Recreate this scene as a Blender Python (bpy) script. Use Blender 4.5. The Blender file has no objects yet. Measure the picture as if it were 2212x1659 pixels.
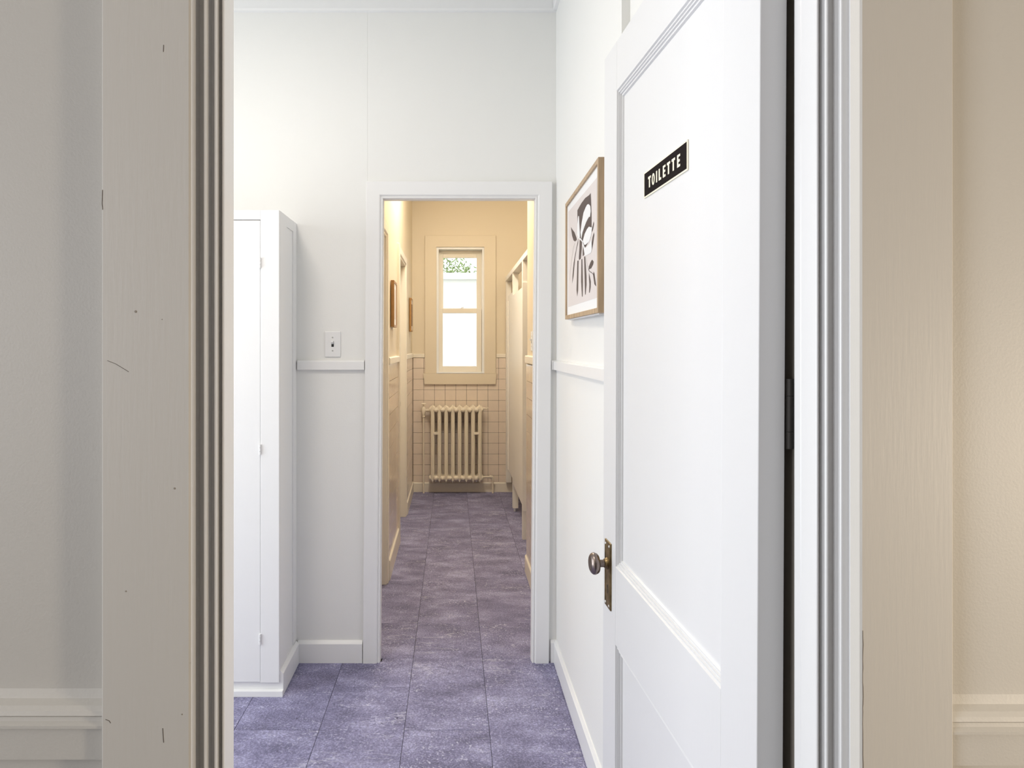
import bpy, bmesh, math, random
from mathutils import Vector, Matrix
random.seed(7)
C = bpy.context.scene.collection
sc = bpy.context.scene
PI = math.pi

# ------------------------------------------------------------------ camera
F, U0, V0, H = 1415.0, 978.0, 748.0, 1.376        # focal length / principal point in photo pixels, lens height in metres
cd = bpy.data.cameras.new('camera'); cam = bpy.data.objects.new('camera', cd); C.objects.link(cam)
cam.location = (0, 0, H); cam.rotation_euler = (PI/2, 0, 0)
cd.sensor_width = 36; cd.sensor_fit = 'HORIZONTAL'; cd.lens = F/2212*36
cd.shift_x = (1106-U0)/2212; cd.shift_y = -(829.5-V0)/2212; cd.clip_start = .02
sc.camera = cam

# ------------------------------------------------------------------ world, lamps, exposure
sc.view_settings.view_transform = 'Standard'; sc.view_settings.look = 'None'
sc.view_settings.gamma = 1; sc.view_settings.exposure = 0.0; sc.view_settings.use_curve_mapping = False
w = bpy.data.worlds.new('sky'); sc.world = w; w.use_nodes = True
bg = w.node_tree.nodes['Background']; bg.inputs[0].default_value = (.93, .97, 1, 1); bg.inputs[1].default_value = 2.7

def area(name, loc, rot, sx, sy, energy, col):
    d = bpy.data.lights.new(name, 'AREA'); d.shape = 'RECTANGLE'; d.size = sx; d.size_y = sy
    d.energy = energy; d.color = col
    o = bpy.data.objects.new(name, d); C.objects.link(o); o.location = loc; o.rotation_euler = rot
    return o
def bulb(name, loc, radius, energy, col):
    d = bpy.data.lights.new(name, 'POINT'); d.shadow_soft_size = radius; d.energy = energy; d.color = col
    o = bpy.data.objects.new(name, d); C.objects.link(o); o.location = loc
    return o
def bulb(name, loc, radius, energy, col):
    d = bpy.data.lights.new(name, 'POINT'); d.shadow_soft_size = radius; d.energy = energy; d.color = col
    o = bpy.data.objects.new(name, d); C.objects.link(o); o.location = loc
    return o
area('hall_window_light', (-2.58, 1.65, 1.25), (0, -PI/2, 0), 2.0, 1.2, 37, (.87, .945, 1))
area('hall_ceiling_light', (-1.0, 1.45, 2.86), (0, 0, 0), .4, .4, 16, (1, .90, .80))
area('near_room_window_light', (-2.38, -.9, 1.55), (0, -PI/2, 0), 1.3, 1.4, 50, (.93, .95, 1))
bulb('near_room_lamp_light', (1.65, .08, 1.12), .12, 53, (1, .86, .68))
area('washroom_ceiling_light', (-.12, 4.50, 2.88), (0, 0, 0), .28, .28, 19, (1, .92, .80))
bulb('stall_ceiling_light', (.92, 4.75, 2.70), .07, 6.5, (1, .88, .72))
bulb('washroom_fill_light', (.08, 4.12, 2.66), .10, 16, (1, .86, .64))  # added fill light for the washroom walls, not a known fixture

# ------------------------------------------------------------------ helpers
def X(u, Y): return (u-U0)/F*Y
def Z(v, Y): return H-(v-V0)/F*Y
def lin(r, g, b):
    f = lambda c: (c/255/12.92 if c/255 <= .04045 else ((c/255+.055)/1.055)**2.4)
    return (f(r), f(g), f(b), 1)

ORG = {}
def org(p):
    return ORG.get(p, Vector((0, 0, 0))) if p is not None else Vector((0, 0, 0))

def put(name, bm, mat, parent=None, smooth=False, shear=0.0, origin=None):
    """one mesh object; geometry given in the frame of the root (world, or local for the rotated door)"""
    if shear:
        for v in bm.verts: v.co.x += shear*(v.co.z-1.0)
    bmesh.ops.recalc_face_normals(bm, faces=bm.faces)
    vs = [v.co for v in bm.verts]
    if origin is None:
        mn = [min(v[i] for v in vs) for i in range(3)]; mx = [max(v[i] for v in vs) for i in range(3)]
        origin = Vector(((mn[0]+mx[0])/2, (mn[1]+mx[1])/2, mn[2]))
    bmesh.ops.translate(bm, vec=-Vector(origin), verts=bm.verts)
    me = bpy.data.meshes.new(name)
    if smooth:
        for f in bm.faces: f.smooth = True
    bm.to_mesh(me); bm.free()
    if smooth: me.set_sharp_from_angle(angle=math.radians(40))
    if mat: me.materials.append(mat)
    o = bpy.data.objects.new(name, me); C.objects.link(o)
    ORG[o] = Vector(origin)
    if parent is not None:
        o.parent = parent
        o.location = Vector(origin)-org(parent)
    else:
        o.location = origin
    return o

def empty(name, loc, rot=(0, 0, 0)):
    o = bpy.data.objects.new(name, None); C.objects.link(o); o.location = loc; o.rotation_euler = rot
    o.empty_display_size = .1
    ORG[o] = Vector(loc) if rot == (0, 0, 0) else Vector((0, 0, 0))
    return o

def tag(o, label, cat=None, group=None, kind=None):
    o['label'] = label
    if cat: o['category'] = cat
    if group: o['group'] = group
    if kind: o['kind'] = kind
    return o
def struct(o, label):
    return tag(o, label, None, None, 'structure')

def B(): return bmesh.new()
def box(bm, x0, x1, y0, y1, z0, z1, b=0, seg=1):
    x0, x1 = min(x0, x1), max(x0, x1); y0, y1 = min(y0, y1), max(y0, y1); z0, z1 = min(z0, z1), max(z0, z1)
    r = bmesh.ops.create_cube(bm, size=1, matrix=Matrix.Translation(((x0+x1)/2, (y0+y1)/2, (z0+z1)/2)) @ Matrix.Diagonal((x1-x0, y1-y0, z1-z0, 1)))
    if b:
        es = list({e for v in r['verts'] for e in v.link_edges})
        bmesh.ops.bevel(bm, geom=es, offset=b, segments=seg, affect='EDGES', profile=.6)
    return bm
def bx(*a, **k): return box(B(), *a, **k)

def prism(bm, pts, a0, a1, axis):
    """closed polygon pts (p,q) extruded along an axis: 'x' -> (p,q)=(y,z), 'y' -> (x,z), 'z' -> (x,y)"""
    def mk(p, a):
        return {'x': (a, p[0], p[1]), 'y': (p[0], a, p[1]), 'z': (p[0], p[1], a)}[axis]
    v0 = [bm.verts.new(mk(p, a0)) for p in pts]; v1 = [bm.verts.new(mk(p, a1)) for p in pts]
    n = len(pts)
    for i in range(n):
        bm.faces.new((v0[i], v0[(i+1) % n], v1[(i+1) % n], v1[i]))
    bm.faces.new(v0); bm.faces.new(v1)
    return bm

def tube(bm, path, r, n=12, caps=True):
    path = [Vector(p) for p in path]; rings = []
    rs = r if isinstance(r, (list, tuple)) else [r]*len(path)
    prev = None
    for i, p in enumerate(path):
        a = path[max(i-1, 0)]; b = path[min(i+1, len(path)-1)]
        d = (b-a).normalized()
        if prev is None:
            up = Vector((0, 0, 1)) if abs(d.z) < .9 else Vector((0, 1, 0))
            s = d.cross(up).normalized()
        else:
            s = (prev-d*prev.dot(d)).normalized()
        prev = s; t = d.cross(s)
        rings.append([bm.verts.new(p+(s*math.cos(2*PI*k/n)+t*math.sin(2*PI*k/n))*rs[i]) for k in range(n)])
    for a, b in zip(rings, rings[1:]):
        for k in range(n): bm.faces.new((a[k], a[(k+1) % n], b[(k+1) % n], b[k]))
    if caps: bm.faces.new(rings[0]); bm.faces.new(rings[-1])
    return bm

def lathe(bm, prof, origin, axis, n=28):
    """profile [(distance along axis, radius)]"""
    axis = Vector(axis).normalized(); o = Vector(origin)
    up = Vector((0, 0, 1)) if abs(axis.z) < .9 else Vector((0, 1, 0))
    s = axis.cross(up).normalized(); t = axis.cross(s)
    rings = []
    for d, r in prof:
        rings.append([bm.verts.new(o+axis*d+(s*math.cos(2*PI*k/n)+t*math.sin(2*PI*k/n))*max(r, 1e-4)) for k in range(n)])
    for a, b in zip(rings, rings[1:]):
        for k in range(n): bm.faces.new((a[k], a[(k+1) % n], b[(k+1) % n], b[k]))
    bm.faces.new(rings[0]); bm.faces.new(rings[-1])
    return bm

def ball(bm, c, rx, ry, rz, u=14, v=9):
    bmesh.ops.create_uvsphere(bm, u_segments=u, v_segments=v, radius=1, matrix=Matrix.Translation(c) @ Matrix.Diagonal((rx, ry, rz, 1)))
    return bm

def casing(parent, x0, x1, z0, zt, face, prof, mat, shear=0, direction=-1, name='casing_board'):
    """mitred three-sided frame round an opening; prof = closed [(w outward from the inner edge, t out of the wall)]"""
    out = []
    def leg(a, b):
        bm = B(); va = [bm.verts.new(a(*p)) for p in prof]; vb = [bm.verts.new(b(*p)) for p in prof]; n = len(prof)
        for i in range(n): bm.faces.new((va[i], va[(i+1) % n], vb[(i+1) % n], vb[i]))
        bm.faces.new(va); bm.faces.new(vb)
        out.append(put(name, bm, mat, parent, shear=shear))
    leg(lambda w_, t: (x0-w_, face+direction*t, z0), lambda w_, t: (x0-w_, face+direction*t, zt+w_))
    leg(lambda w_, t: (x1+w_, face+direction*t, z0), lambda w_, t: (x1+w_, face+direction*t, zt+w_))
    leg(lambda w_, t: (x0-w_, face+direction*t, zt+w_), lambda w_, t: (x1+w_, face+direction*t, zt+w_))
    return out

# ------------------------------------------------------------------ materials
def mat(name, col, rough=.5, metal=0, bump=0, bscale=200, stretch=(1, 1, 1), mottle=0, mscale=3, spec=.5):
    m = bpy.data.materials.new(name); m.use_nodes = True; nt = m.node_tree; p = nt.nodes['Principled BSDF']
    p.inputs['Base Color'].default_value = col; p.inputs['Roughness'].default_value = rough; p.inputs['Metallic'].default_value = metal
    p.inputs['Specular IOR Level'].default_value = spec
    if bump or mottle:
        geo = nt.nodes.new('ShaderNodeNewGeometry'); mp = nt.nodes.new('ShaderNodeMapping')
        mp.inputs['Scale'].default_value = stretch; nt.links.new(geo.outputs['Position'], mp.inputs['Vector'])
    if bump:
        n = nt.nodes.new('ShaderNodeTexNoise'); n.inputs['Scale'].default_value = bscale; n.inputs['Detail'].default_value = 4
        nt.links.new(mp.outputs[0], n.inputs['Vector'])
        b = nt.nodes.new('ShaderNodeBump'); b.inputs['Strength'].default_value = bump; b.inputs['Distance'].default_value = .002
        nt.links.new(n.outputs['Fac'], b.inputs['Height']); nt.links.new(b.outputs[0], p.inputs['Normal'])
    if mottle:
        n2 = nt.nodes.new('ShaderNodeTexNoise'); n2.inputs['Scale'].default_value = mscale; n2.inputs['Detail'].default_value = 6
        nt.links.new(mp.outputs[0], n2.inputs['Vector'])
        r = nt.nodes.new('ShaderNodeValToRGB'); r.color_ramp.elements[0].position = .3; r.color_ramp.elements[1].position = .7
        k = 1-mottle
        r.color_ramp.elements[0].color = (col[0]*k, col[1]*k, col[2]*k, 1); r.color_ramp.elements[1].color = col
        nt.links.new(n2.outputs['Fac'], r.inputs[0]); nt.links.new(r.outputs[0], p.inputs['Base Color'])
    return m

def add_nicks(m, scale=9, size=.02, dark=.35):
    """sparse dents and nail heads in old paint"""
    nt = m.node_tree; p = nt.nodes['Principled BSDF']; geo = nt.nodes.new('ShaderNodeNewGeometry')
    v = nt.nodes.new('ShaderNodeTexVoronoi'); v.inputs['Scale'].default_value = scale
    nt.links.new(geo.outputs['Position'], v.inputs['Vector'])
    r = nt.nodes.new('ShaderNodeValToRGB'); r.color_ramp.elements[0].position = size; r.color_ramp.elements[1].position = size*1.6
    r.color_ramp.elements[0].color = (dark, dark, dark, 1); r.color_ramp.elements[1].color = (1, 1, 1, 1)
    nt.links.new(v.outputs['Distance'], r.inputs[0])
    mx = nt.nodes.new('ShaderNodeMix'); mx.data_type = 'RGBA'; mx.blend_type = 'MULTIPLY'; mx.inputs[0].default_value = 1
    src = p.inputs['Base Color'].links[0].from_socket if p.inputs['Base Color'].links else None
    if src: nt.links.new(src, mx.inputs[6])
    else: mx.inputs[6].default_value = p.inputs['Base Color'].default_value
    nt.links.new(r.outputs[0], mx.inputs[7]); nt.links.new(mx.outputs[2], p.inputs['Base Color'])

M = {}
M['hall'] = mat('hall_wall_paint', (.885, .885, .865, 1), .6, bump=.12, bscale=260)
M['trim'] = mat('white_gloss_trim', (.90, .90, .90, 1), .32, bump=.10, bscale=60, stretch=(1, 1, .12))
M['door'] = mat('white_door_paint', (.78, .78, .785, 1), .38, bump=.08, bscale=120, stretch=(1, 1, .2))
M['cab'] = mat('white_cabinet_paint', (.90, .90, .90, 1), .42, bump=.16, bscale=70, stretch=(1, 1, .15))
M['near'] = mat('putty_wall_paint', (.66, .635, .585, 1), .55, bump=.14, bscale=300, mottle=.05, mscale=2)
M['nearboard'] = mat('putty_board_paint', (.70, .67, .615, 1), .5, bump=.12, bscale=260, stretch=(1, 1, .08), mottle=.05, mscale=3)
add_nicks(M['nearboard'], 7, .016)
M['jamb'] = mat('white_jamb_paint', (.85, .85, .85, 1), .3, bump=.25, bscale=45, stretch=(1, 1, .35))
M['antibounce'] = mat('dark_bounce_absorber', (.20, .14, .09, 1), .5, bump=.15, bscale=80, stretch=(1, 1, .1), mottle=.3, mscale=8)  # dark finish made up for the unseen walls to cut bounced light
M['doorplain'] = mat('white_moulding_paint', (.78, .78, .785, 1), .4)
M['crack'] = mat('old_paint_crack', (.16, .13, .11, 1), .8)
M['gapnail'] = mat('gap_shade_nail_brown', (.36, .32, .27, 1), .7)  # brown of the nail heads and of the shade painted behind the hinge gap
M['bath'] = mat('cream_wall_paint', (.80, .70, .54, 1), .5, bump=.15, bscale=200)
M['bathtrim'] = mat('cream_trim_paint', (.87, .80, .68, 1), .42, bump=.1, bscale=90)
M['stall'] = mat('cream_partition_paint', (.91, .87, .80, 1), .4, bump=.1, bscale=120)
M['tile'] = mat('glazed_beige_tile', (.86, .74, .62, 1), .14, mottle=.05, mscale=20)
M['grout'] = mat('dark_grout', (.10, .065, .05, 1), .9)
M['rad'] = mat('cream_radiator_enamel', (.88, .79, .64, 1), .38, bump=.1, bscale=200)
M['brass'] = mat('aged_brass', (.36, .26, .13, 1), .38, 1, bump=.15, bscale=300, mottle=.55, mscale=60)
M['bronze'] = mat('worn_bronze', (.30, .245, .22, 1), .30, 1, bump=.1, bscale=200, mottle=.4, mscale=40)
M['hinge'] = mat('dark_hinge', (.05, .045, .04, 1), .55, .4)
M['black'] = mat('matt_black', (.012, .012, .012, 1), .6)
M['dark'] = mat('dark_void', (.02, .018, .016, 1), .9)
M['oak'] = mat('oak_frame', (.56, .40, .25, 1), .5, bump=.2, bscale=120, stretch=(1, 1, .1), mottle=.35, mscale=45)
M['amber'] = mat('amber_wood_frame', (.44, .23, .075, 1), .4, mottle=.2, mscale=30)
M['paper'] = mat('white_paper', (.86, .86, .86, 1), .8)
M['artbg'] = mat('blush_print_ground', lin(222, 214, 211), .8)
M['artdark'] = mat('umber_print_ink', lin(92, 80, 76), .8)
M['artline'] = mat('pale_print_line', lin(185, 180, 172), .8)
M['signblack'] = mat('black_sign_face', lin(33, 27, 27), .8, spec=.08)
M['signcream'] = mat('cream_sign_edge', lin(255, 246, 222), .5)
M['plastic'] = mat('white_plastic', (.86, .86, .86, 1), .3)
M['screw'] = mat('painted_screw', (.45, .45, .44, 1), .4)
M['siding'] = mat('white_siding', (.80, .81, .82, 1), .6)
M['leaf'] = mat('tree_leaf', (.13, .22, .06, 1), .6)
M['bark'] = mat('tree_bark', (.2, .15, .1, 1), .8)
M['lawn'] = mat('lawn', (.18, .26, .08, 1), .9, mottle=.4, mscale=6)
M['ceiling'] = mat('ceiling_paint', (.84, .84, .81, 1), .7)

def glass():
    m = bpy.data.materials.new('window_glass'); m.use_nodes = True; nt = m.node_tree; nt.nodes.clear()
    o = nt.nodes.new('ShaderNodeOutputMaterial'); mx = nt.nodes.new('ShaderNodeMixShader'); mx.inputs[0].default_value = .06
    t = nt.nodes.new('ShaderNodeBsdfTransparent'); g = nt.nodes.new('ShaderNodeBsdfGlossy'); g.inputs['Roughness'].default_value = .02
    nt.links.new(t.outputs[0], mx.inputs[1]); nt.links.new(g.outputs[0], mx.inputs[2]); nt.links.new(mx.outputs[0], o.inputs[0])
    return m
M['glass'] = glass()

def vinyl():
    m = bpy.data.materials.new('slate_vinyl_tile'); m.use_nodes = True; nt = m.node_tree; N = nt.nodes; L = nt.links
    p = N['Principled BSDF']
    geo = N.new('ShaderNodeNewGeometry'); oi = N.new('ShaderNodeObjectInfo')
    sc_ = N.new('ShaderNodeMath'); sc_.operation = 'MULTIPLY'; sc_.inputs[1].default_value = 37.0; L.new(oi.outputs['Random'], sc_.inputs[0])
    cmb = N.new('ShaderNodeCombineXYZ'); L.new(sc_.outputs[0], cmb.inputs[2])
    add = N.new('ShaderNodeVectorMath'); add.operation = 'ADD'; L.new(geo.outputs['Position'], add.inputs[0]); L.new(cmb.outputs[0], add.inputs[1])
    rot = N.new('ShaderNodeMapping'); rot.inputs['Rotation'].default_value = (0, 0, math.radians(38)); rot.inputs['Scale'].default_value = (1, 1.7, 1)
    L.new(add.outputs[0], rot.inputs['Vector'])
    def noise(scale, detail, src, rough=.55, dist=0):
        n = N.new('ShaderNodeTexNoise'); n.inputs['Scale'].default_value = scale; n.inputs['Detail'].default_value = detail
        n.inputs['Roughness'].default_value = rough; n.inputs['Distortion'].default_value = dist; L.new(src, n.inputs['Vector']); return n.outputs['Fac']
    def ramp(src, stops):
        r = N.new('ShaderNodeValToRGB'); e = r.color_ramp.elements
        while len(e) < len(stops): e.new(.5)
        for el, (pos, c) in zip(e, stops): el.position = pos; el.color = c
        L.new(src, r.inputs[0]); return r.outputs[0]
    def mixc(fac, a, b, mode='MIX'):
        mx = N.new('ShaderNodeMix'); mx.data_type = 'RGBA'; mx.blend_type = mode
        if isinstance(fac, float): mx.inputs[0].default_value = fac
        else: L.new(fac, mx.inputs[0])
        for s, i in ((a, 6), (b, 7)):
            if isinstance(s, tuple): mx.inputs[i].default_value = s
            else: L.new(s, mx.inputs[i])
        return mx.outputs[2]
    base = ramp(noise(5, 8, rot.outputs[0], .62), [(.28, (.150, .142, .225, 1)), (.50, (.240, .230, .365, 1)), (.72, (.39, .38, .56, 1))])
    gr = ramp(noise(150, 6, add.outputs[0], .75), [(.30, (.25, .25, .25, 1)), (.5, (.97, .97, .97, 1)), (.68, (2.2, 2.2, 2.2, 1))])
    c = mixc(.62, base, gr, 'MULTIPLY')
    # pale chips gathered in patches
    chips = ramp(noise(75, 5, add.outputs[0], .7), [(.56, (0, 0, 0, 1)), (.66, (1, 1, 1, 1))])
    patch = ramp(noise(4.5, 4, rot.outputs[0], .6), [(.44, (.06, .06, .06, 1)), (.62, (1, 1, 1, 1))])
    cp = mixc(1.0, chips, patch, 'MULTIPLY')
    c = mixc(cp, c, (.60, .59, .72, 1))
    # fine veins
    rv = N.new('ShaderNodeMapping'); rv.inputs['Rotation'].default_value = (0, 0, math.radians(40)); rv.inputs['Scale'].default_value = (.75, 2.6, 1)
    L.new(add.outputs[0], rv.inputs['Vector'])
    vn = noise(2.4, 6, rv.outputs[0], .55, .5)
    sub = N.new('ShaderNodeMath'); sub.operation = 'SUBTRACT'; sub.inputs[1].default_value = .5; L.new(vn, sub.inputs[0])
    ab = N.new('ShaderNodeMath'); ab.operation = 'ABSOLUTE'; L.new(sub.outputs[0], ab.inputs[0])
    vein = ramp(ab.outputs[0], [(.0, (.62, .62, .62, 1)), (.0025, (.4, .4, .4, 1)), (.006, (0, 0, 0, 1))])
    vmask = ramp(noise(3, 3, add.outputs[0]), [(.46, (0, 0, 0, 1)), (.58, (1, 1, 1, 1))])
    c = mixc(mixc(1.0, vein, vmask, 'MULTIPLY'), c, (.60, .59, .70, 1))
    pits = ramp(noise(60, 3, add.outputs[0], .6), [(.27, (.3, .3, .3, 1)), (.33, (1, 1, 1, 1))])
    c = mixc(.8, c, pits, 'MULTIPLY')
    L.new(c, p.inputs['Base Color']); p.inputs['Roughness'].default_value = .6; p.inputs['Specular IOR Level'].default_value = .2
    b = N.new('ShaderNodeBump'); b.inputs['Strength'].default_value = .15; b.inputs['Distance'].default_value = .001
    L.new(gr, b.inputs['Height']); L.new(b.outputs[0], p.inputs['Normal'])
    return m
M['vinyl'] = vinyl()
M['joint'] = mat('dark_floor_joint', (.03, .028, .034, 1), .8)

# ------------------------------------------------------------------ layout numbers (metres)
Y1, YW = .775, .797                  # casing face and wall face of the near wall
YB = .872                            # hall side of the near wall
Y2, Y2B = 2.86, 2.887                 # wall with the inner doorway
Y6 = 6.20                            # window wall
XR, XRB = .4513, .457                # right wall of hall / washroom
XL = -.385                           # left wall of washroom
CEIL = 2.935
RZ0, RZ1 = 1.272, 1.3145             # dado rail
LEAN = .0072                         # the old door frame leans a little

# ------------------------------------------------------------------ floor
fl = put('floor', bx(-2.7, 2.9, -3.1, 6.4, -.12, -.003), M['joint'])
struct(fl, 'purple grey slate-look vinyl tile floor of hall and washroom')
tw, tl, g = .305, .610, .0008
bm = bx(-tw/2+g, tw/2-g, -tl/2+g, tl/2-g, -.0029, 0, .0005)
tile0 = None
def floor_tile(cx, cy, w_=tw, l_=tl):
    global tile0
    if tile0 is None:
        tile0 = put('vinyl_tile', bm, M['vinyl'], fl, origin=(0, 0, 0)); o = tile0
    else:
        o = tile0.copy(); C.objects.link(o); o.parent = fl
    o.location = Vector((cx, cy, 0))-org(fl)
    o.scale = (w_/tw, l_/tl, 1)
def clip_tile(cx, cy, x0, x1, y0, y1):
    a0, a1 = max(cx-tw/2, x0), min(cx+tw/2, x1); b0, b1 = max(cy-tl/2, y0), min(cy+tl/2, y1)
    if a1-a0 > .01 and b1-b0 > .01: floor_tile((a0+a1)/2, (b0+b1)/2, a1-a0, b1-b0)
for i in range(-8, 5):
    cx = -.0215+i*tw
    yoff = 2.349+tl/2 if i % 2 == 0 else 2.645+tl/2
    for j in range(-4, 8):
        cy = yoff+j*tl
        clip_tile(cx, cy, -2.6, XR, YB, Y2)                      # hall
        clip_tile(cx, cy, -.31, .352, Y2, Y2B)                   # threshold
        clip_tile(cx, cy, -.46, 1.5, Y2B, Y6)                    # washroom

# ------------------------------------------------------------------ shell walls
ce = put('ceiling', bx(-2.7, 2.9, -3.1, 6.4, CEIL, CEIL+.12), M['ceiling'])
struct(ce, 'white ceiling over the rooms')

# near wall (the camera looks through its doorway)
bm = B()
box(bm, -2.5, X(300, Y1), YW, YB, 0, CEIL); box(bm, X(1960, Y1), 2.8, YW, YB, 0, CEIL); box(bm, X(300, Y1), X(1960, Y1), YW, YB, 2.19, CEIL)
struct(put('wall_near', bm, M['near']), 'putty painted wall around the nearest doorway')
struct(put('wall_near_left', bx(-2.6, -2.5, -3, YB, 0, CEIL), M['antibounce']), 'side wall of the near room, left of the viewer')
struct(put('wall_near_right', bx(2.8, 2.9, -3, YB, 0, CEIL), M['antibounce']), 'side wall of the near room, right of the viewer')
struct(put('wall_behind', bx(-2.6, 2.9, -3.1, -3, 0, CEIL), M['antibounce']), 'wall of the near room behind the viewer')

# wall with the inner doorway, plaster joint running up from the casing corner
bm = B()
xs = X(794, Y2)
box(bm, -2.6, xs-.0006, Y2, Y2B, 0, CEIL)
box(bm, xs, -.335, Y2-.0012, Y2B, 0, CEIL)
box(bm, .377, 1.6, Y2-.0012, Y2B, 0, CEIL)
box(bm, -.335, .377, Y2-.0012, Y2B, 2.05, CEIL)
struct(put('wall_middle', bm, M['hall']), 'off-white hall wall above and beside the inner doorway')
struct(put('wall_hall_left', bx(-2.7, -2.6, YB, Y2B, 0, CEIL), M['hall']), 'left end wall of the hall')
# right hall wall, set back behind the open door
bm = B()
box(bm, XR, .62, 1.75, Y2-.0012, 0, CEIL); box(bm, .474, .62, .8855, 1.75, 0, CEIL)
struct(put('wall_right', bm, M['hall']), 'white hall wall on the right with the framed print')

# washroom shell
wl = B()
O1a, O1b, O2a, O2b = 3.02, 3.79, 4.58, 5.29
def seg(y0, y1, z0=0, z1=CEIL): box(wl, XL-.12, XL, y0, y1, z0, z1)
seg(Y2B, O1a); seg(O1b, O2a); seg(O2b, Y6); seg(O1a, O1b, 2.02); seg(O2a, O2b, 2.035)
wl_o = put('wall_washroom_left', wl, M['bath']); struct(wl_o, 'cream washroom wall on the left with two door openings')
wr = put('wall_washroom_right', bx(XRB, XRB+.11, Y2B, 4.01, 0, CEIL), M['bath']); struct(wr, 'short cream wall right inside the washroom')
struct(put('wall_stalls', bx(1.5, 1.6, Y2B, Y6+.16, 0, CEIL), M['bath']), 'cream wall behind the toilet stalls')
# window wall
WX0, WX1, WZ0, WZ1 = X(943, Y6), X(1046, Y6), Z(805, Y6), Z(534, Y6)
bm = B()
box(bm, XL-.12, WX0, Y6, Y6+.16, 0, CEIL); box(bm, WX1, 1.5, Y6, Y6+.16, 0, CEIL)
box(bm, WX0, WX1, Y6, Y6+.16, 0, WZ0); box(bm, WX0, WX1, Y6, Y6+.16, WZ1, CEIL)
wf = put('wall_far', bm, M['bath']); struct(wf, 'cream far wall with the window, tiled below the dado rail')

# ------------------------------------------------------------------ wall tiles
TP, TG = .1012, .0022
tz_top = 1.268
def tile_mesh(): return bx(-TP/2+TG/2, TP/2-TG/2, -.004, .0, -TP/2+TG/2, TP/2-TG/2, .0012)
gb = B(); box(gb, XL, 1.5, Y6-.0035, Y6, 0, WZ0-.02); box(gb, XL, X(925, Y6), Y6-.0035, Y6, WZ0-.02, tz_top); box(gb, X(1065, Y6), 1.5, Y6-.0035, Y6, WZ0-.02, tz_top)
put('grout_bed', gb, M['grout'], wf)
t0 = None; rest = B()
for i in range(19):
    cx = -.3755+TP*(i+.5)
    for j in range(12):
        cz = tz_top-TP*(j+.5)
        if X(918, Y6) < cx-TP/2+.004 and cx+TP/2-.004 < X(1072, Y6) and cz-TP/2 > Z(830, Y6)+.002: continue
        if cx > .62:
            box(rest, cx-TP/2+TG/2, cx+TP/2-TG/2, Y6-.0075, Y6-.0036, cz-TP/2+TG/2, cz+TP/2-TG/2); continue
        if t0 is None:
            t0 = put('wall_tile', tile_mesh(), M['tile'], wf, origin=(0, 0, 0)); o = t0
        else:
            o = t0.copy(); C.objects.link(o); o.parent = wf
        o.location = Vector((cx, Y6-.0036+random.uniform(-.0004, .0004), cz))-org(wf)
        o.rotation_euler = (random.uniform(-.004, .004), 0, random.uniform(-.004, .004))
r_ = put('wall_tiles', rest, M['tile'], wf); r_['kind'] = 'stuff'
def side_tiles(wall, x, sgn, y0, y1):
    b2 = B(); box(b2, x, x+sgn*.0035, y0, y1, 0, tz_top); put('grout_bed', b2, M['grout'], wall)
    b2 = B(); n = int(math.ceil((y1-y0)/TP))
    for i in range(n):
        a = y1-TP*(i+1); b_ = y1-TP*i
        a = max(a, y0)
        if b_-a < .01: continue
        for j in range(12):
            zt = tz_top-TP*j; zb = max(zt-TP, .001)
            box(b2, x+sgn*.0036, x+sgn*.0076, a+TG/2, b_-TG/2, zb+TG/2, zt-TG/2)
    o = put('wall_tiles', b2, M['tile'], wall); o['kind'] = 'stuff'
side_tiles(wl_o, XL, 1, O1b+.065, O2a-.05)
side_tiles(wl_o, XL, 1, O2b+.06, Y6-.008)
side_tiles(wr, XRB, -1, Y2B, 4.0)

# ------------------------------------------------------------------ trim of the near doorway
YE = .885
tn = empty('trim_1', (0, Y1, 0)); struct(tn, 'stepped frame of the nearest doorway, flat putty boards with white moulded jambs')
put('casing_board', bx(X(218.5, Y1), X(411, Y1), Y1, YW, 0, 2.3, .002), M['nearboard'], tn)
put('casing_board', bx(X(1859, Y1), X(2060.5, Y1), Y1, YW, 0, 2.3, .002), M['nearboard'], tn)
put('head_board', bx(X(411, Y1), X(1859, Y1), Y1, YW, 2.11, 2.3, .002), M['nearboard'], tn)
def jamb(us, sgn, x_out, lifts):
    """us: list of (edge pixel, far pixel) for the stepped faces, from the room side inwards"""
    pts = []; Y = Y1+.0015
    for k, (ua, ub) in enumerate(us):
        Y -= lifts[k]                              # the bead beyond a groove rises towards the room
        x = X(ua, Y); Yn = Y*(ua-U0)/(ub-U0)
        r = .0022
        if k and lifts[k]: pts.append((x-sgn*r, Y+lifts[k]))
        pts.append((x-sgn*r, Y)); pts.append((x-sgn*r*.3, Y+r*.3)); pts.append((x, Y+r))
        pts.append((x, Yn)); Y = Yn
    pts.append((x_out, Y)); pts.append((x_out, Y1+.0015))
    return prism(B(), pts, 0, 2.11, 'z'), Y
bmL, yl = jamb([(413, 431), (444.5, 456.2), (467.3, 477.5), (484.3, 504.8)], 1, X(360, Y1), (0, .016, .012, .010))
bmR, yr = jamb([(1857.5, 1833), (1817, 1799.5), (1785, 1770), (1764, 1731), (1730.5, 1716)], -1, X(1900, Y1), (0, 0, .009, .009, 0))
for b2 in (bmL, bmR): pass
put('jamb', bmL, M['jamb'], tn); put('jamb', bmR, M['jamb'], tn)
put('head_jamb', bx(X(505, YB), X(1716, YB), YW-.01, YB, 2.105, 2.19), M['jamb'], tn)
put('gap_shade_strip', bx(.4655, .4735, .8858, .975, 0, 2.10), M['gapnail'], tn)  # added dark strip, paints the shade seen through the hinge-side gap
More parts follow.
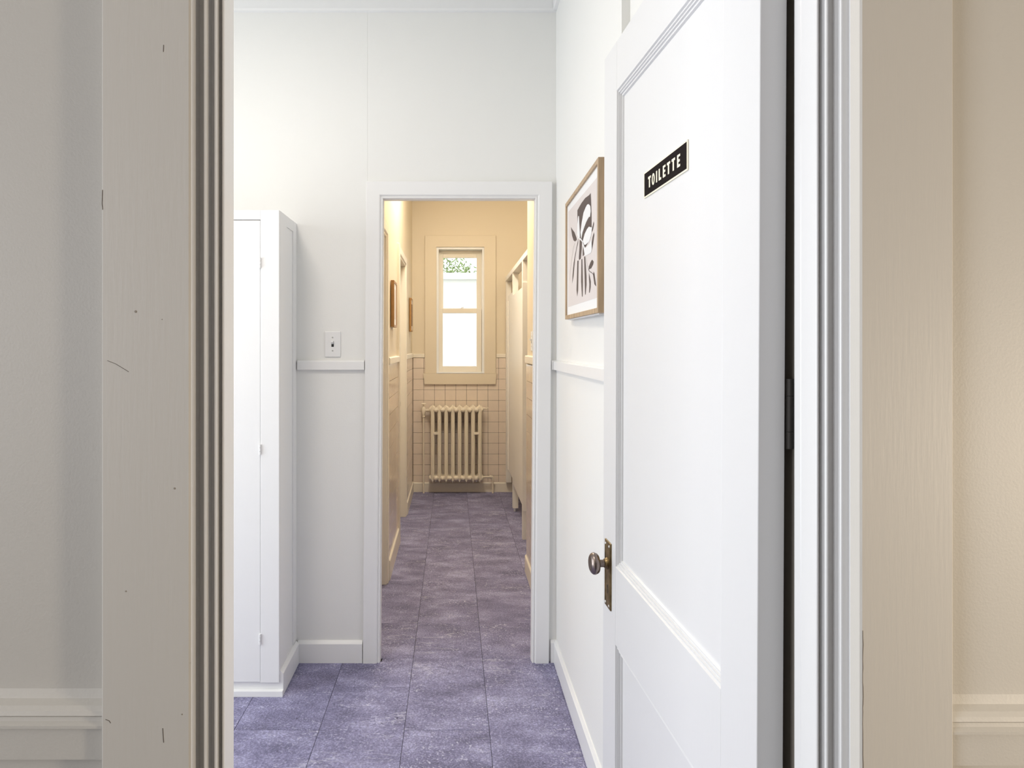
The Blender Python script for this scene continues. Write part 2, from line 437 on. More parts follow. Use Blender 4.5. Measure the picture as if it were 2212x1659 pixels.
def mark(name, pts, wpx, Y=Y1, m=None, par=tn):
    bm = B()
    for (ua, va), (ub, vb) in zip(pts, pts[1:]):
        du, dv = ub-ua, vb-va; l = math.hypot(du, dv) or 1; nu, nv = -dv/l*wpx/2, du/l*wpx/2
        q = [(X(a, Y), Z(b, Y)) for a, b in ((ua+nu, va+nv), (ub+nu, vb+nv), (ub-nu, vb-nv), (ua-nu, va-nv))]
        prism(bm, q, Y-.00025, Y+.0002, 'y')
    put(name, bm, m or M['crack'], par)
for u, v, r in ((293, 673, .0017), (377, 1055, .0013), (272, 1277, .001), (350, 690, .0006), (393, 1543, .0009)):
    put('nail_head', lathe(B(), [(-.0004, r), (.0003, r*.9), (.0006, 0)], (X(u, Y1), Y1, Z(v, Y1)), (0, -1, 0), 10), M['gapnail'], tn)
mark('paint_crack', [(353.5, 97), (353, 112)], 1.3); mark('paint_crack', [(221.5, 410), (220.5, 440), (222, 453)], 1.2)
mark('paint_crack', [(351.5, 1573), (352.5, 1590), (353.5, 1604)], 1.4); mark('paint_crack', [(232, 779), (250, 786), (268, 797), (278, 803)], .9)
mark('paint_crack', [(228, 1554), (236, 1557), (239, 1562)], 1.2)
random.seed(11)
pts = [(1863.5, 1362)]
while pts[-1][1] < 1659: pts.append((1863.8+random.uniform(-.9, .9), pts[-1][1]+random.uniform(8, 22)))
mark('paint_crack', pts, 1.0)
random.seed(7)
# chair rails of the near room
def near_rail(x0, x1, vs, name, label):
    z = lambda v: Z(v, .772)
    p = [(YW, z(vs[0]-26)), (YW-.004, z(vs[0]-8)), (YW-.012, z(vs[0])), (YW-.016, z(vs[0]+8)), (YW-.018, z(vs[0]+17)), (YW-.013, z(vs[0]+24)),
         (YW-.014, z(vs[0]+32)), (YW-.019, z(vs[0]+38)), (YW-.019, z(vs[0]+44)), (YW-.013, z(vs[0]+48)), (YW-.013, z(vs[1])), (YW, z(vs[1]))]
    struct(put(name, prism(B(), p, x0, x1, 'x'), M['near']), label)
near_rail(-2.5, X(217.5, Y1), (1537, 1655), 'trim_2', 'putty chair rail at the lower left beside the door frame')
near_rail(X(2061.5, Y1), 2.8, (1550, 1668), 'trim_3', 'beige chair rail at the lower right beside the door frame')

# ------------------------------------------------------------------ the open door
DW, DT, DH = .7495, .0367, 2.0796
door = empty('door_1', (.4111, .8942, .0), (.0092, 0, .0477))
struct(door, 'open white two-panel door on the right carrying the black sign')
S1, S2 = .1074, .647                       # inner edges of the hinge and latch stile
ZB, ZL, ZM, ZT = .26, .671, .8547, 1.964   # panel openings
put('stile', bx(0, DT, 0, S1, .012, DH, .0008), M['door'], door)
put('stile', bx(0, DT, S2, DW, .012, DH, .0008), M['door'], door)
put('rail', bx(0.0003, DT, S1, S2, ZT, DH, .0008), M['door'], door)
put('rail', bx(0.0003, DT, S1, S2, ZL, ZM, .0008), M['door'], door)
put('rail', bx(0.0003, DT, S1, S2, .012, ZB, .0008), M['door'], door)
def sticking(z0, z1):
    prof = [(0, .0006), (.0012, .0042), (.0062, .0030), (.0070, .0064), (.0118, .0052), (.0125, .0086), (.0175, .0080), (.0195, .0126)]
    bm = B(); loops = []
    for w_, d in prof:
        loops.append([bm.verts.new(p) for p in ((d, S1+w_, z0+w_), (d, S2-w_, z0+w_), (d, S2-w_, z1-w_), (d, S1+w_, z1-w_))])
    back = [bm.verts.new(p) for p in ((.02, S1, z0), (.02, S2, z0), (.02, S2, z1), (.02, S1, z1))]
    loops = [back]+loops
    for a, b in zip(loops, loops[1:]):
        for k in range(4): bm.faces.new((a[k], a[(k+1) % 4], b[(k+1) % 4], b[k]))
    put('panel_moulding', bm, M['doorplain'], door)
    put('panel', bx(.0122, .0245, S1-.005+.006, S2-.001, z0+.001, z1-.001), M['door'], door)
sticking(ZM, ZT); sticking(ZB, ZL)
# backplate, knob, keyhole
kt = .701; zk = .844
bp0, bp1 = .737, .898
plate = put('backplate', bx(-.0035, 0, kt-.0245, kt+.0245, bp0, bp1, .0016, 2), M['brass'], door); plate['label'] = 'aged brass backplate'
for dy in (-.0195, .0195): put('plate_rib', bx(-.0046, -.0030, kt+dy-.0014, kt+dy+.0014, bp0+.010, bp1-.010, .0005), M['brass'], plate)
for dy in (-.0145, .0145):
    for zz in (bp0+.009, bp1-.009):
        put('screw', lathe(B(), [(0, .0030), (.0009, .0028), (.0015, .0017), (.0017, 0)], (-.0035, kt+dy, zz), (-1, 0, 0), 12), M['plastic'], plate, smooth=True)
n_ = 12; pts_ = [(kt+.0011, .7715)]
for k in range(n_+1):
    an = math.radians(-65+310*k/n_); pts_.append((kt+.0036*math.cos(an), .7885+.0036*math.sin(an)))
pts_.append((kt-.0011, .7715))
put('keyhole', prism(B(), pts_, -.0039, -.0034, 'x'), M['black'], plate)
kn = lathe(B(), [(.010, .0088), (.0235, .0088), (.024, .0125), (.0255, .0145), (.026, .0208), (.0275, .0225), (.030, .0242), (.035, .0262), (.040, .0252), (.044, .0215), (.0462, .0172), (.0458, .0160), (.0475, .0085), (.048, 0)], (0, kt, zk), (-1, 0, 0), 36)
knob = put('door_knob', kn, M['bronze'], door, smooth=True); knob['label'] = 'dark worn bronze knob'
put('rosette', lathe(B(), [(.0025, .0140), (.005, .0140), (.0085, .0122), (.0115, .0104), (.0125, .0092)], (0, kt, zk), (-1, 0, 0), 28), M['brass'], knob, smooth=True)
put('door_knob', lathe(B(), [(DT, .010), (DT+.010, .0085), (DT+.012, .018), (DT+.018, .0215), (DT+.024, .017), (DT+.0255, 0)], (0, kt, zk), (1, 0, 0), 24), M['bronze'], door, smooth=True)
for zc in (1.93, 1.285, .32):
    b2 = B()
    for z0, z1 in ((-.047, -.0245), (-.024, .024), (.0245, .047)): tube(b2, [(DT+.0065, -.001, zc+z0), (DT+.0065, -.001, zc+z1)], .0048, 12)
    put('hinge', b2, M['hinge'], door, smooth=True)

# ------------------------------------------------------------------ the sign on the door
dm = Matrix.Translation((.4111, .8942, 0)) @ (Matrix.Rotation(.0477, 4, 'Z') @ Matrix.Rotation(.0092, 4, 'X'))
sign = empty('sign', dm @ Vector((.0120, .3745, 1.680)), (0, 0, .0477)); tag(sign, 'black sign with cream border and lettering TOILETTE on the open door', 'sign')
# local frame: y runs towards the latch side, z up
put('border', bx(-.0022, 0, -.1115, .1115, 0, .0535, .0004), M['signcream'], sign)
put('face', bx(-.0025, -.0022, -.1085, .1085, .0032, .0503), M['signblack'], sign)
LH, LZ = .0226, .0155
def letter(ch, c):
    bm = B(); s = .0062; hw = .0079
    # c = centre along y; text runs from +y (latch side) to -y
    def r(a0, a1, z0, z1): box(bm, -.0028, -.0025, c-a0, c-a1, LZ+z0*LH, LZ+z1*LH)
    if ch == 'T': r(-hw, hw, .80, 1); r(-s/2, s/2, 0, .80)
    elif ch == 'I': r(-s/2, s/2, 0, 1)
    elif ch == 'L': r(-hw*.8, -hw*.8+s, 0, 1); r(-hw*.8+s, hw*.9, 0, .2)
    elif ch == 'E':
        r(-hw*.85, -hw*.85+s, 0, 1)
        for a, b in ((0, .19), (.405, .595), (.81, 1)): r(-hw*.85+s, hw*.9 if a != .405 else hw*.7, a, b)
    elif ch == 'O':
        n = 28; ro, ri = [], []
        for k in range(n):
            an = 2*PI*k/n; ca, sa = math.cos(an), math.sin(an)
            ro.append((c+ca*hw*1.02, LZ+LH/2+sa*LH*.52)); ri.append((c+ca*hw*.38, LZ+LH/2+sa*LH*.34))
        for x in (-.0028,):
            a = [bm.verts.new((x, p, q)) for p, q in ro]; b = [bm.verts.new((x, p, q)) for p, q in ri]
            a2 = [bm.verts.new((-.0025, p, q)) for p, q in ro]; b2 = [bm.verts.new((-.0025, p, q)) for p, q in ri]
            for k in range(n):
                j = (k+1) % n
                bm.faces.new((a[k], a[j], b[j], b[k])); bm.faces.new((a[k], a[j], a2[j], a2[k])); bm.faces.new((b[k], b[j], b2[j], b2[k]))
    put('letter', bm, M['signcream'], sign)
ORG[sign] = Vector((0, 0, 0))
def fix_local(o):
    for c in o.children: pass
for ch, c in zip('TOILETTE', (0.0773, 0.0558, 0.0368, 0.0192, -0.0031, -0.0253, -0.0487, -0.0732)):
    letter(ch, c)

# ------------------------------------------------------------------ inner doorway
prof = [(0, 0), (0, .0105), (.0025, .0135), (.006, .0135), (.0085, .0105), (.0105, .0105), (.0130, .0165), (.0165, .0185), (.071, .0185), (.073, .0165), (.073, 0)]
t4 = empty('trim_4', (.02, Y2, 0)); struct(t4, 'white casing with beaded inner edge round the inner doorway')
DX0, DX1, DZ = X(824, 2.85), X(1152.5, 2.85), Z(428.5, 2.845)
casing(t4, DX0, DX1, 0, DZ, Y2-.0012, prof, M['trim'], LEAN)
put('jamb_lining', bx(DX0-.022, DX0+.002, Y2-.001, Y2B+.001, 0, DZ+.01), M['trim'], t4, shear=LEAN)
put('jamb_lining', bx(DX1-.002, DX1+.02, Y2-.001, Y2B+.001, 0, DZ+.01), M['trim'], t4, shear=LEAN)
put('head_lining', bx(DX0-.022, DX1+.02, Y2-.001, Y2B+.001, DZ-.002, DZ+.02), M['trim'], t4, shear=LEAN)

# dado rails, baseboards and cornice of the hall
def xrail(name, x0, x1, y, z0, z1, t, m, label, sgn=-1):
    p = [(y, z0), (y+sgn*t, z0+.002), (y+sgn*t, z1-.006), (y+sgn*t*.7, z1-.001), (y, z1)]
    return struct(put(name, prism(B(), p, x0, x1, 'x'), m), label)
def yrail(name, y0, y1, x, z0, z1, t, m, label, sgn=-1):
    p = [(x, z0), (x+sgn*t, z0+.002), (x+sgn*t, z1-.006), (x+sgn*t*.7, z1-.001), (x, z1)]
    return struct(put(name, prism(B(), p, y0, y1, 'y'), m), label)
xrail('trim_5', -.676, X(787.5, Y2), Y2, RZ0, RZ1, .015, M['trim'], 'white dado rail between the cabinet and the inner doorway')
xrail('trim_6', X(1190.5, Y2), XR, Y2-.0012, RZ0, RZ1, .012, M['trim'], 'short stub of dado rail right of the inner doorway')
yrail('trim_7', 1.76, Y2-.014, XR, RZ0, RZ1, .013, M['trim'], 'white dado rail on the right hall wall under the framed print')
def board(ax, a0, a1, c, z1, t, sgn, m, name, label):
    p = [(c, 0), (c+sgn*t, 0), (c+sgn*t, z1-.012), (c+sgn*(t-.003), z1-.008), (c+sgn*.004, z1), (c, z1)]
    return struct(put(name, prism(B(), p, a0, a1, ax), m), label)
board('x', X(644, Y2), X(783.5, Y2), Y2, .094, .016, -1, M['trim'], 'baseboard_middle', 'white baseboard between the cabinet and the inner doorway')
board('x', X(1188.5, Y2), XR, Y2-.0012, .098, .012, -1, M['trim'], 'baseboard_middle_right', 'tiny stub of baseboard right of the inner doorway')
board('y', 1.76, Y2-.014, XR, .098, .012, -1, M['trim'], 'baseboard_right', 'white baseboard along the right hall wall')
cr = [(Y2, 2.833), (Y2-.018, 2.833), (Y2-.020, 2.842), (Y2-.020, CEIL), (Y2, CEIL)]
struct(put('trim_8', prism(B(), cr, -2.6, XR, 'x'), M['trim']), 'white cornice board along the top of the hall wall')
cr = [(XR, 2.833), (XR-.014, 2.833), (XR-.016, 2.842), (XR-.016, CEIL), (XR, CEIL)]
struct(put('trim_9', prism(B(), cr, 1.76, Y2-.021, 'y'), M['trim']), 'white cornice board along the top of the right hall wall')

# ------------------------------------------------------------------ tall cabinet
YC = 2.572
CX1 = X(603, YC); CTOP = Z(453.5, YC)
cab = empty('storage_cabinet', (-1.15, 2.71, 0)); tag(cab, 'tall white painted cupboard with plain hinged door left of the light switch', 'cabinet')
YB2 = Y2-.0005
xc0 = -1.62
xd = X(562.5, YC)                                    # hinge line of the visible door
zb = Z(1475, YC); zdt = Z(475.5, YC)
put('side_panel', bx(CX1-.018, CX1-.004, YC+.018, YB2, .0, CTOP-.001), M['cab'], cab)
put('side_stile', bx(CX1-.004, CX1, YC+.018, 2.69, .09, CTOP, .0004), M['cab'], cab)
put('side_panel', bx(xc0, xc0+.018, YC+.018, YB2, 0, CTOP-.001), M['cab'], cab)
put('top_panel', bx(xc0+.018, CX1-.018, YC+.018, YB2, CTOP-.02, CTOP-.002), M['cab'], cab)
put('back_panel', bx(xc0+.018, CX1-.018, YB2-.008, YB2, .06, CTOP-.02), M['cab'], cab)
put('bottom_panel', bx(xc0+.018, CX1-.018, YC+.02, YB2-.008, .06, .08), M['cab'], cab)
bm = bx(xd, CX1, YC, YC+.018, zb, CTOP, .0012); put('face_stile', bm, M['cab'], cab)
put('face_stile', bx(xc0, xc0+.06, YC, YC+.018, zb, CTOP, .0012), M['cab'], cab)
put('face_rail', bx(xc0+.06, xd-.0002, YC+.0005, YC+.018, zdt+.0022, CTOP, .001), M['cab'], cab)
dr = put('cabinet_door', bx(xc0+.062, xd-.0012, YC+.0012, YC+.017, Z(1473.5, YC), zdt-.0005, .0012), M['cab'], cab)
for vv in (568, 971, 1380):
    zc = Z(vv, YC); b2 = B()
    for k in range(3): tube(b2, [(xd-.001, YC-.003, zc-.020+k*.0137), (xd-.001, YC-.003, zc-.020+k*.0137+.0125)], .0042, 10)
    put('hinge', b2, M['cab'], dr, smooth=True)
# applied rail and corner strip on the return side
put('side_rail', bx(CX1-.004, CX1, 2.69, 2.800, Z(500, 2.80), CTOP, .0004), M['cab'], cab)
put('corner_strip', bx(CX1-.004, CX1+.0005, 2.800, YB2, .10, CTOP, .0004), M['cab'], cab)
put('toe_kick', bx(xc0, X(606.5, YC+.006), YC+.014, YC+.022, 0, zb+.012), M['cab'], cab)
put('shoe_strip', bx(xc0, X(611, YC), YC-.004, YC+.014, 0, Z(1492, YC), .001), M['trim'], cab)
p = [(CX1-.004, 0), (CX1+.014, 0), (CX1+.014, .084), (CX1+.011, .089), (CX1+.002, .098), (CX1-.004, .098)]
put('side_baseboard', prism(B(), p, YC+.009, Y2-.017, 'y'), M['trim'], cab)

# ------------------------------------------------------------------ hall light switch
def switch(name, loc, rot, label):
    r = empty(name, loc); ORG[r] = Vector((0, 0, 0)); tag(r, label, 'light switch')
    put('cover_plate', bx(-.0345, .0345, -.006, 0, 0, .112, .003, 2), M['plastic'], r)
    put('toggle_slot', bx(-.0052, .0052, -.0066, -.0058, .044, .068), M['black'], r)
    b2 = B(); prism(b2, [(-.0066, .056), (-.0066, .0665), (-.018, .0700), (-.019, .0645)], -.0042, .0042, 'x'); put('toggle', b2, M['plastic'], r)
    for zz in (.027, .085):
        put('screw', lathe(B(), [(0, .0036), (.0008, .0032), (.0012, 0)], (0, -.006, zz), (0, -1, 0), 12), M['screw'], r, smooth=True)
    r.rotation_euler = rot
    return r
switch('light_switch', (X(719, Y2), Y2, Z(771, Y2)), (0, 0, 0), 'white toggle light switch on the wall between cupboard and inner doorway')
switch('light_switch', (XRB, 3.755, 1.349), (0, 0, -PI/2), 'pale light switch seen edge-on just inside the washroom on the right')

# ------------------------------------------------------------------ framed print on the right hall wall
pn = Vector((.4078, 1.840, 1.4705)); FL, FH, FD = .638, .4362, .024        # near lower front corner, length, height, depth
pic = empty('framed_print', pn, (.0104, 0, -.0270)); tag(pic, 'light oak framed abstract print of pale and umber leaf shapes', 'picture')
pm = Matrix.Translation(pn) @ Matrix.Rotation(-.0270, 4, 'Z') @ Matrix.Rotation(.0104, 4, 'X'); pmi = pm.inverted()
bw = .0145
put('frame_side', bx(0, FD, 0, bw, 0, FH, .0006), M['oak'], pic)
put('frame_side', bx(0, FD, FL-bw, FL, 0, FH, .0006), M['oak'], pic)
put('frame_rail', bx(0, FD, bw, FL-bw, 0, bw, .0006), M['oak'], pic)
put('frame_rail', bx(0, FD, bw, FL-bw, FH-bw, FH, .0006), M['oak'], pic)
XP = .006
put('back_board', bx(XP+.003, FD+.001, .03, FL-.03, -.0035, FH-.03), M['paper'], pic)
paper = put('print', bx(XP, XP+.003, bw, FL-bw, bw, FH-bw), M['paper'], pic)
def mp(u, v, x):
    """photo point -> point of the print plane lying x behind the frame's front"""
    p0 = pm @ Vector((x, 0, 0)); n = (pm.to_3x3() @ Vector((1, 0, 0))); d = Vector(((u-U0)/F, 1, -(v-V0)/F)); c = Vector((0, 0, H))
    q = c+d*((p0-c).dot(n)/d.dot(n))
    return tuple(pmi @ q)
A_ = lambda p: (1210+p[0]/8.73, 330+p[1]/8.73)
B_ = lambda p: (1210+p[0]/8.30, 500+p[1]/8.30)
def shape(name, pts, m, lift):
    """flat printed patch lying on the paper"""
    x = XP-lift; bm = B()
    vs = [bm.verts.new(mp(u, v, x)) for u, v in pts]
    f = bm.faces.new(vs); bmesh.ops.triangulate(bm, faces=[f])
    return put(name, bm, m, paper)
shape('print_ground', [A_((155, 1115)), A_((693, 468)), B_((663, 1188)), B_((145, 1355))], M['artbg'], .0003)
layer = [.0006]
def dk(pts): shape('print_shape', pts, M['artdark'], .0006)
def wh(pts):
    layer[0] += .00012; shape('print_petal', pts, M['paper'], layer[0])
dk([A_(p) for p in ((325, 1085), (355, 1030), (400, 950), (470, 855), (550, 795), (575, 757), (583, 900), (592, 1150), (592, 1480), (575, 1600), (540, 1640))]+[B_(p) for p in ((500, 200), (455, 285), (440, 285), (400, 180), (375, 130))]+[A_(p) for p in ((362, 1600), (345, 1590), (325, 1500), (325, 1200))])
wh([A_(p) for p in ((395, 1620), (383, 1500), (405, 1320), (440, 1130), (480, 1030), (510, 975), (540, 968), (568, 1005), (576, 1100), (562, 1208), (545, 1208), (510, 1250), (490, 1310), (450, 1400), (422, 1500), (402, 1610))])
wh([A_(p) for p in ((343, 1190), (355, 1195), (355, 1300), (370, 1480), (372, 1600), (345, 1600), (318, 1550), (325, 1350), (335, 1230))])
wh([A_(p) for p in ((602, 1410), (540, 1393), (505, 1440), (462, 1530), (430, 1650))]+[B_(p) for p in ((408, 180), (432, 240), (460, 236), (520, 178), (553, 80))])
wh([B_(p) for p in ((405, 190), (440, 290), (462, 288), (520, 226), (562, 150), (567, 300), (558, 370), (540, 392), (480, 420), (440, 442), (425, 330), (408, 250))])
dk([A_(p) for p in ((632, 1290), (640, 1340), (620, 1450), (597, 1500), (597, 1420), (615, 1370))])
dk([B_(p) for p in ((605, 15), (612, 60), (590, 230), (570, 330), (562, 220), (580, 100))])
dk([A_(p) for p in ((202, 1398), (218, 1425), (240, 1460), (270, 1500), (310, 1610))]+[B_(p) for p in ((298, 150), (270, 180), (240, 160), (215, 80))])
for pts in (((330, 125), (322, 200), (292, 330), (268, 480), (240, 800), (215, 935), (222, 780), (242, 560), (270, 400), (310, 200)),
            ((350, 150), (392, 165), (387, 300), (370, 490), (338, 512), (335, 470), (345, 300)),
            ((410, 255), (437, 380), (432, 420), (405, 445), (403, 350)),
            ((308, 525), (330, 520), (326, 800), (322, 1050), (305, 1168), (293, 1050), (299, 850), (303, 650)),
            ((380, 500), (397, 490), (402, 750), (408, 900), (402, 1168), (390, 1168), (375, 900), (379, 700)),
            ((430, 450), (449, 450), (457, 650), (472, 800), (473, 960), (456, 1132), (445, 1132), (447, 950), (440, 700), (432, 550)),
            ((515, 740), (531, 800), (550, 900), (547, 1000), (530, 1098), (518, 1098), (523, 950), (516, 850)),
            ((575, 505), (600, 540), (592, 590), (557, 662), (508, 682), (513, 630), (540, 560), (560, 520)),
            ((602, 718), (616, 760), (641, 950), (647, 988), (613, 945), (600, 850), (588, 770)),
            ((502, 680), (516, 682), (530, 712), (562, 728), (600, 768), (590, 772), (555, 738), (524, 722))):
    dk([B_(p) for p in pts])
wh([B_(p) for p in ((298, 130), (320, 105), (345, 115), (380, 135), (412, 190), (402, 200), (375, 150), (340, 128), (322, 122))])
for pts in (((262, 210), (240, 290), (222, 420), (200, 560), (170, 862), (168, 862), (195, 560), (218, 420), (236, 290), (258, 210)),
            ((458, 450), (480, 560), (505, 680), (502, 680), (476, 560), (454, 450))):
    shape('print_line', [B_(p) for p in pts], M['artline'], .0006)

# ------------------------------------------------------------------ washroom trims
for i, (ya, yb, zt) in enumerate(((O1a, O1b, 2.02), (O2a, O2b, 2.035))):
    t = empty('trim_%d' % (10+i), (XL, (ya+yb)/2, 0))
    struct(t, ('cream casing of the nearer door opening in the left washroom wall', 'cream casing of the farther door opening in the left washroom wall')[i])
    cw = .055
    if i == 1: put('casing_board', bx(XL-.001, XL+.019, ya-cw, ya, 0, zt+.055, .0015), M['bathtrim'], t)
    put('casing_board', bx(XL-.001, XL+.012, yb, yb+cw, 0, zt+.055, .004), M['bathtrim'], t)
    put('casing_head', bx(XL-.001, XL+.012, ya, yb, zt, zt+.055, .004), M['bathtrim'], t)
    put('jamb_lining', bx(XL-.05, XL+.004, yb-.014, yb, 0, zt, .002), M['bathtrim'], t)
    put('door_stop', bx(XL-.12, XL-.045, yb-.026, yb, 0, zt, .002), M['bathtrim'], t)
    put('head_lining', bx(XL-.12, XL+.004, ya, yb-.014, zt-.014, zt, .002), M['bathtrim'], t)
    put('jamb_lining', bx(XL-.12, XL+.004, ya, ya+.014, 0, zt, .002), M['bathtrim'], t)
    if i == 1: put('strike_plate', bx(XL-.044, XL-.036, yb-.0150, yb-.0138, .895, .93), M['dark'], t)
    d = put('door_%d' % (2+i), bx(XL-.16, XL-.122, ya-.03, yb+.03, .012, zt+.01, .001), M['bathtrim'])
    struct(d, ('closed cream door in the nearer left opening', 'closed cream door in the farther left opening')[i])
yrail('trim_12', O1b+.056, O2a-.056, XL, RZ0-.004, RZ1-.004, .018, M['bathtrim'], 'cream dado rail between the two left door openings', 1)
yrail('trim_13', O2b+.056, Y6-.016, XL, RZ0-.004, RZ1-.004, .014, M['bathtrim'], 'cream dado rail in the far left corner of the washroom', 1)
xrail('trim_14', XL, X(917.5, Y6), Y6, RZ0-.004, RZ0+.032, .015, M['bathtrim'], 'cream dado rail left of the window')
xrail('trim_15', X(1072.5, Y6), 1.5, Y6, RZ0-.004, RZ0+.032, .015, M['bathtrim'], 'cream dado rail right of the window')
yrail('trim_16', Y2B, 4.012, XRB, RZ0+.002, RZ1+.006, .016, M['bathtrim'], 'cream dado rail on the short right wall of the washroom')
board('y', O1b+.056, O2a-.056, XL, .125, .017, 1, M['bathtrim'], 'baseboard_left', 'cream baseboard between the two left door openings')
board('y', O2b+.056, Y6-.018, XL, .105, .017, 1, M['bathtrim'], 'baseboard_left_far', 'cream baseboard in the far left corner of the washroom')
board('x', XL, 1.5, Y6, .093, .018, -1, M['bathtrim'], 'baseboard_far', 'cream baseboard under the radiator')
board('y', Y2B, 4.012, XRB, .105, .016, -1, M['bathtrim'], 'baseboard_washroom_right', 'cream baseboard on the short right wall of the washroom')

# ------------------------------------------------------------------ small frames on the left washroom wall
def small_picture(y0, y1, z0, z1, label, face):
    r = empty('picture_frame', (XL, (y0+y1)/2, z0)); tag(r, label, 'picture', 'small frames on the left washroom wall')
    x0, x1, b = XL+.004, XL+.024, .014
    put('frame_side', bx(x0, x1, y0, y0+b, z0, z1, .001), M['amber'], r); put('frame_side', bx(x0, x1, y1-b, y1, z0, z1, .001), M['amber'], r)
    put('frame_rail', bx(x0, x1, y0+b, y1-b, z0, z0+b, .001), M['amber'], r); put('frame_rail', bx(x0, x1, y0+b, y1-b, z1-b, z1, .001), M['amber'], r)
    put('mat', bx(x0+.002, x1-.004, y0+b, y1-b, z0+b, z1-b), M['paper'], r)
    put('print', bx(x1-.004, x1-.0035, y0+.04, y1-.04, z0+.05, z1-.05), face, r)
small_picture(4.035, 4.235, 1.496, 1.784, 'amber framed picture between the two left doorways, nearer one', M['artbg'])
small_picture(5.735, 5.93, 1.506, 1.80, 'amber framed picture beyond the farther left doorway, close to the window wall', M['artdark'])

# ------------------------------------------------------------------ window
win = empty('window_1', ((WX0+WX1)/2, Y6, WZ0)); struct(win, 'narrow white double-hung window above the radiator')
cp = [(0, 0), (0, .018), (.002, .020), (.108, .020), (.110, .018), (.110, 0)]
cpw = X(943, Y6)-X(918, Y6)
cp = [(a*cpw/.11, t) for a, t in cp]
casing(win, WX0, WX1, Z(806, Y6), WZ1, Y6, cp, M['bath'])
ya_ = Y6-.030
bm = B(); a0, a1, b0, b1 = X(914, ya_), X(1073.5, ya_), X(917, ya_), X(1070, ya_); z0, z1 = Z(830, ya_), Z(806.5, ya_)
prism(bm, [(a0, z1), (a1, z1), (b1, z0), (b0, z0)], ya_, Y6, 'y'); put('apron', bm, M['bath'], win)
put('stool', bx(WX0, WX1, Y6-.03, Y6+.10, Z(806, Y6)-.004, WZ0+.004, .001), M['trim'], win)
jt = .02
put('jamb_lining', bx(WX0-.001, WX0+jt, Y6-.004, Y6+.16, WZ0, WZ1, .001), M['trim'], win)
put('jamb_lining', bx(WX1-jt, WX1+.001, Y6-.004, Y6+.16, WZ0, WZ1, .001), M['trim'], win)
put('head_lining', bx(WX0+jt, WX1-jt, Y6-.004, Y6+.16, WZ1-jt, WZ1+.001, .001), M['trim'], win)
def sash(name, u0, u1, v0, v1, gu0, gu1, gv0, gv1, y):
    xa, xb, za, zb_ = X(u0, y), X(u1, y), Z(v1, y), Z(v0, y); ga, gb_, gza, gzb = X(gu0, y), X(gu1, y), Z(gv1, y), Z(gv0, y)
    r = put(name, bx(xa, ga, y, y+.032, za, zb_, .002), M['bathtrim'], win)
    put('sash_stile', bx(gb_, xb, y, y+.032, za, zb_, .002), M['bathtrim'], r)
    put('sash_rail', bx(ga, gb_, y, y+.032, za, gza, .002), M['bathtrim'], r); put('sash_rail', bx(ga, gb_, y, y+.032, gzb, zb_, .002), M['bathtrim'], r)
    put('pane', bx(ga-.002, gb_+.002, y+.014, y+.017, gza-.002, gzb+.002), M['glass'], r)
sash('lower_sash', 947.5, 1040.5, 667, 804, 956.5, 1029.5, 676.5, 791, Y6+.052)
sash('upper_sash', 950.5, 1038.5, 546, 673, 957.5, 1029.5, 557, 666, Y6+.092)
for xa, xb in ((WX0+jt, X(951.5, Y6+.092)), (X(1037.5, Y6+.092), WX1-jt)):
    put('parting_stop', bx(xa, xb, Y6+.0865, Y6+.13, WZ0+.01, WZ1-jt, .001), M['bathtrim'], win)
put('parting_stop', bx(X(951.5, Y6+.092), X(1037.5, Y6+.092), Y6+.0865, Y6+.13, Z(548, Y6+.092), WZ1-jt, .001), M['bathtrim'], win)
b2 = B(); yk = Y6+.052; xm = X(996, yk); zm = Z(667, yk)
box(b2, xm-.022, xm+.022, yk+.004, yk+.026, zm, zm+.005, .001); tube(b2, [(xm, yk+.012, zm+.004), (xm+.012, yk+.002, zm+.012), (xm+.026, yk-.004, zm+.012)], .004, 8)
put('sash_lock', b2, M['bathtrim'], win)

# ------------------------------------------------------------------ radiator
rad = empty('radiator', (0.03, 6.115, .1)); tag(rad, 'cream cast iron column radiator under the window', 'radiator')
YF = 6.06; x0r = X(934.4, YF); pit = (X(1036.6, YF)-x0r)/7
z_tt, z_th, z_tb = Z(875.5, YF), Z(883.5, YF), Z(890.5, YF)
z_bt, z_bh, z_bb = Z(1027, YF), Z(1033.5, YF), Z(1044.5, YF)
hw = .0190
def section():
    bm = B()
    for yc, dpt in ((YF+.016, .016), (YF+.055, .014), (YF+.094, .016)):
        pr = [(-hw, 0), (-hw*.85, -dpt*.65), (-hw*.5, -dpt*.95), (-hw*.28, -dpt*.78), (0, -dpt*1.05), (hw*.28, -dpt*.78), (hw*.5, -dpt*.95), (hw*.85, -dpt*.65),
              (hw, 0), (hw*.7, dpt*.8), (0, dpt), (-hw*.7, dpt*.8)]
        prism(bm, [(a, yc+b) for a, b in pr], z_bh-.006, z_th+.006, 'z')
    # heads: a pointed arch running front to back, closed by rounded nosings
    for zc, s, tip in ((z_th, 1, z_tt), (z_bh, -1, z_bb)):
        pr = [(-.030, zc-s*.018), (-.0305, zc+s*.006), (-.021, zc+s*.018), (-.011, zc+s*.0255), (0, tip), (.011, zc+s*.0255), (.021, zc+s*.018), (.0305, zc+s*.006), (.030, zc-s*.018), (.016, zc-s*.030), (-.016, zc-s*.030)]
        a = [bm.verts.new((p, YF+.012, q)) for p, q in pr]; b = [bm.verts.new((p, YF+.100, q)) for p, q in pr]
        c = [bm.verts.new((p*.66, YF+.004, zc+(q-zc)*.72)) for p, q in pr]; n = len(pr)
        for k in range(n):
            j = (k+1) % n
            bm.faces.new((a[k], a[j], b[j], b[k])); bm.faces.new((c[k], c[j], a[j], a[k]))
        bm.faces.new(c); bm.faces.new(b)
    return bm
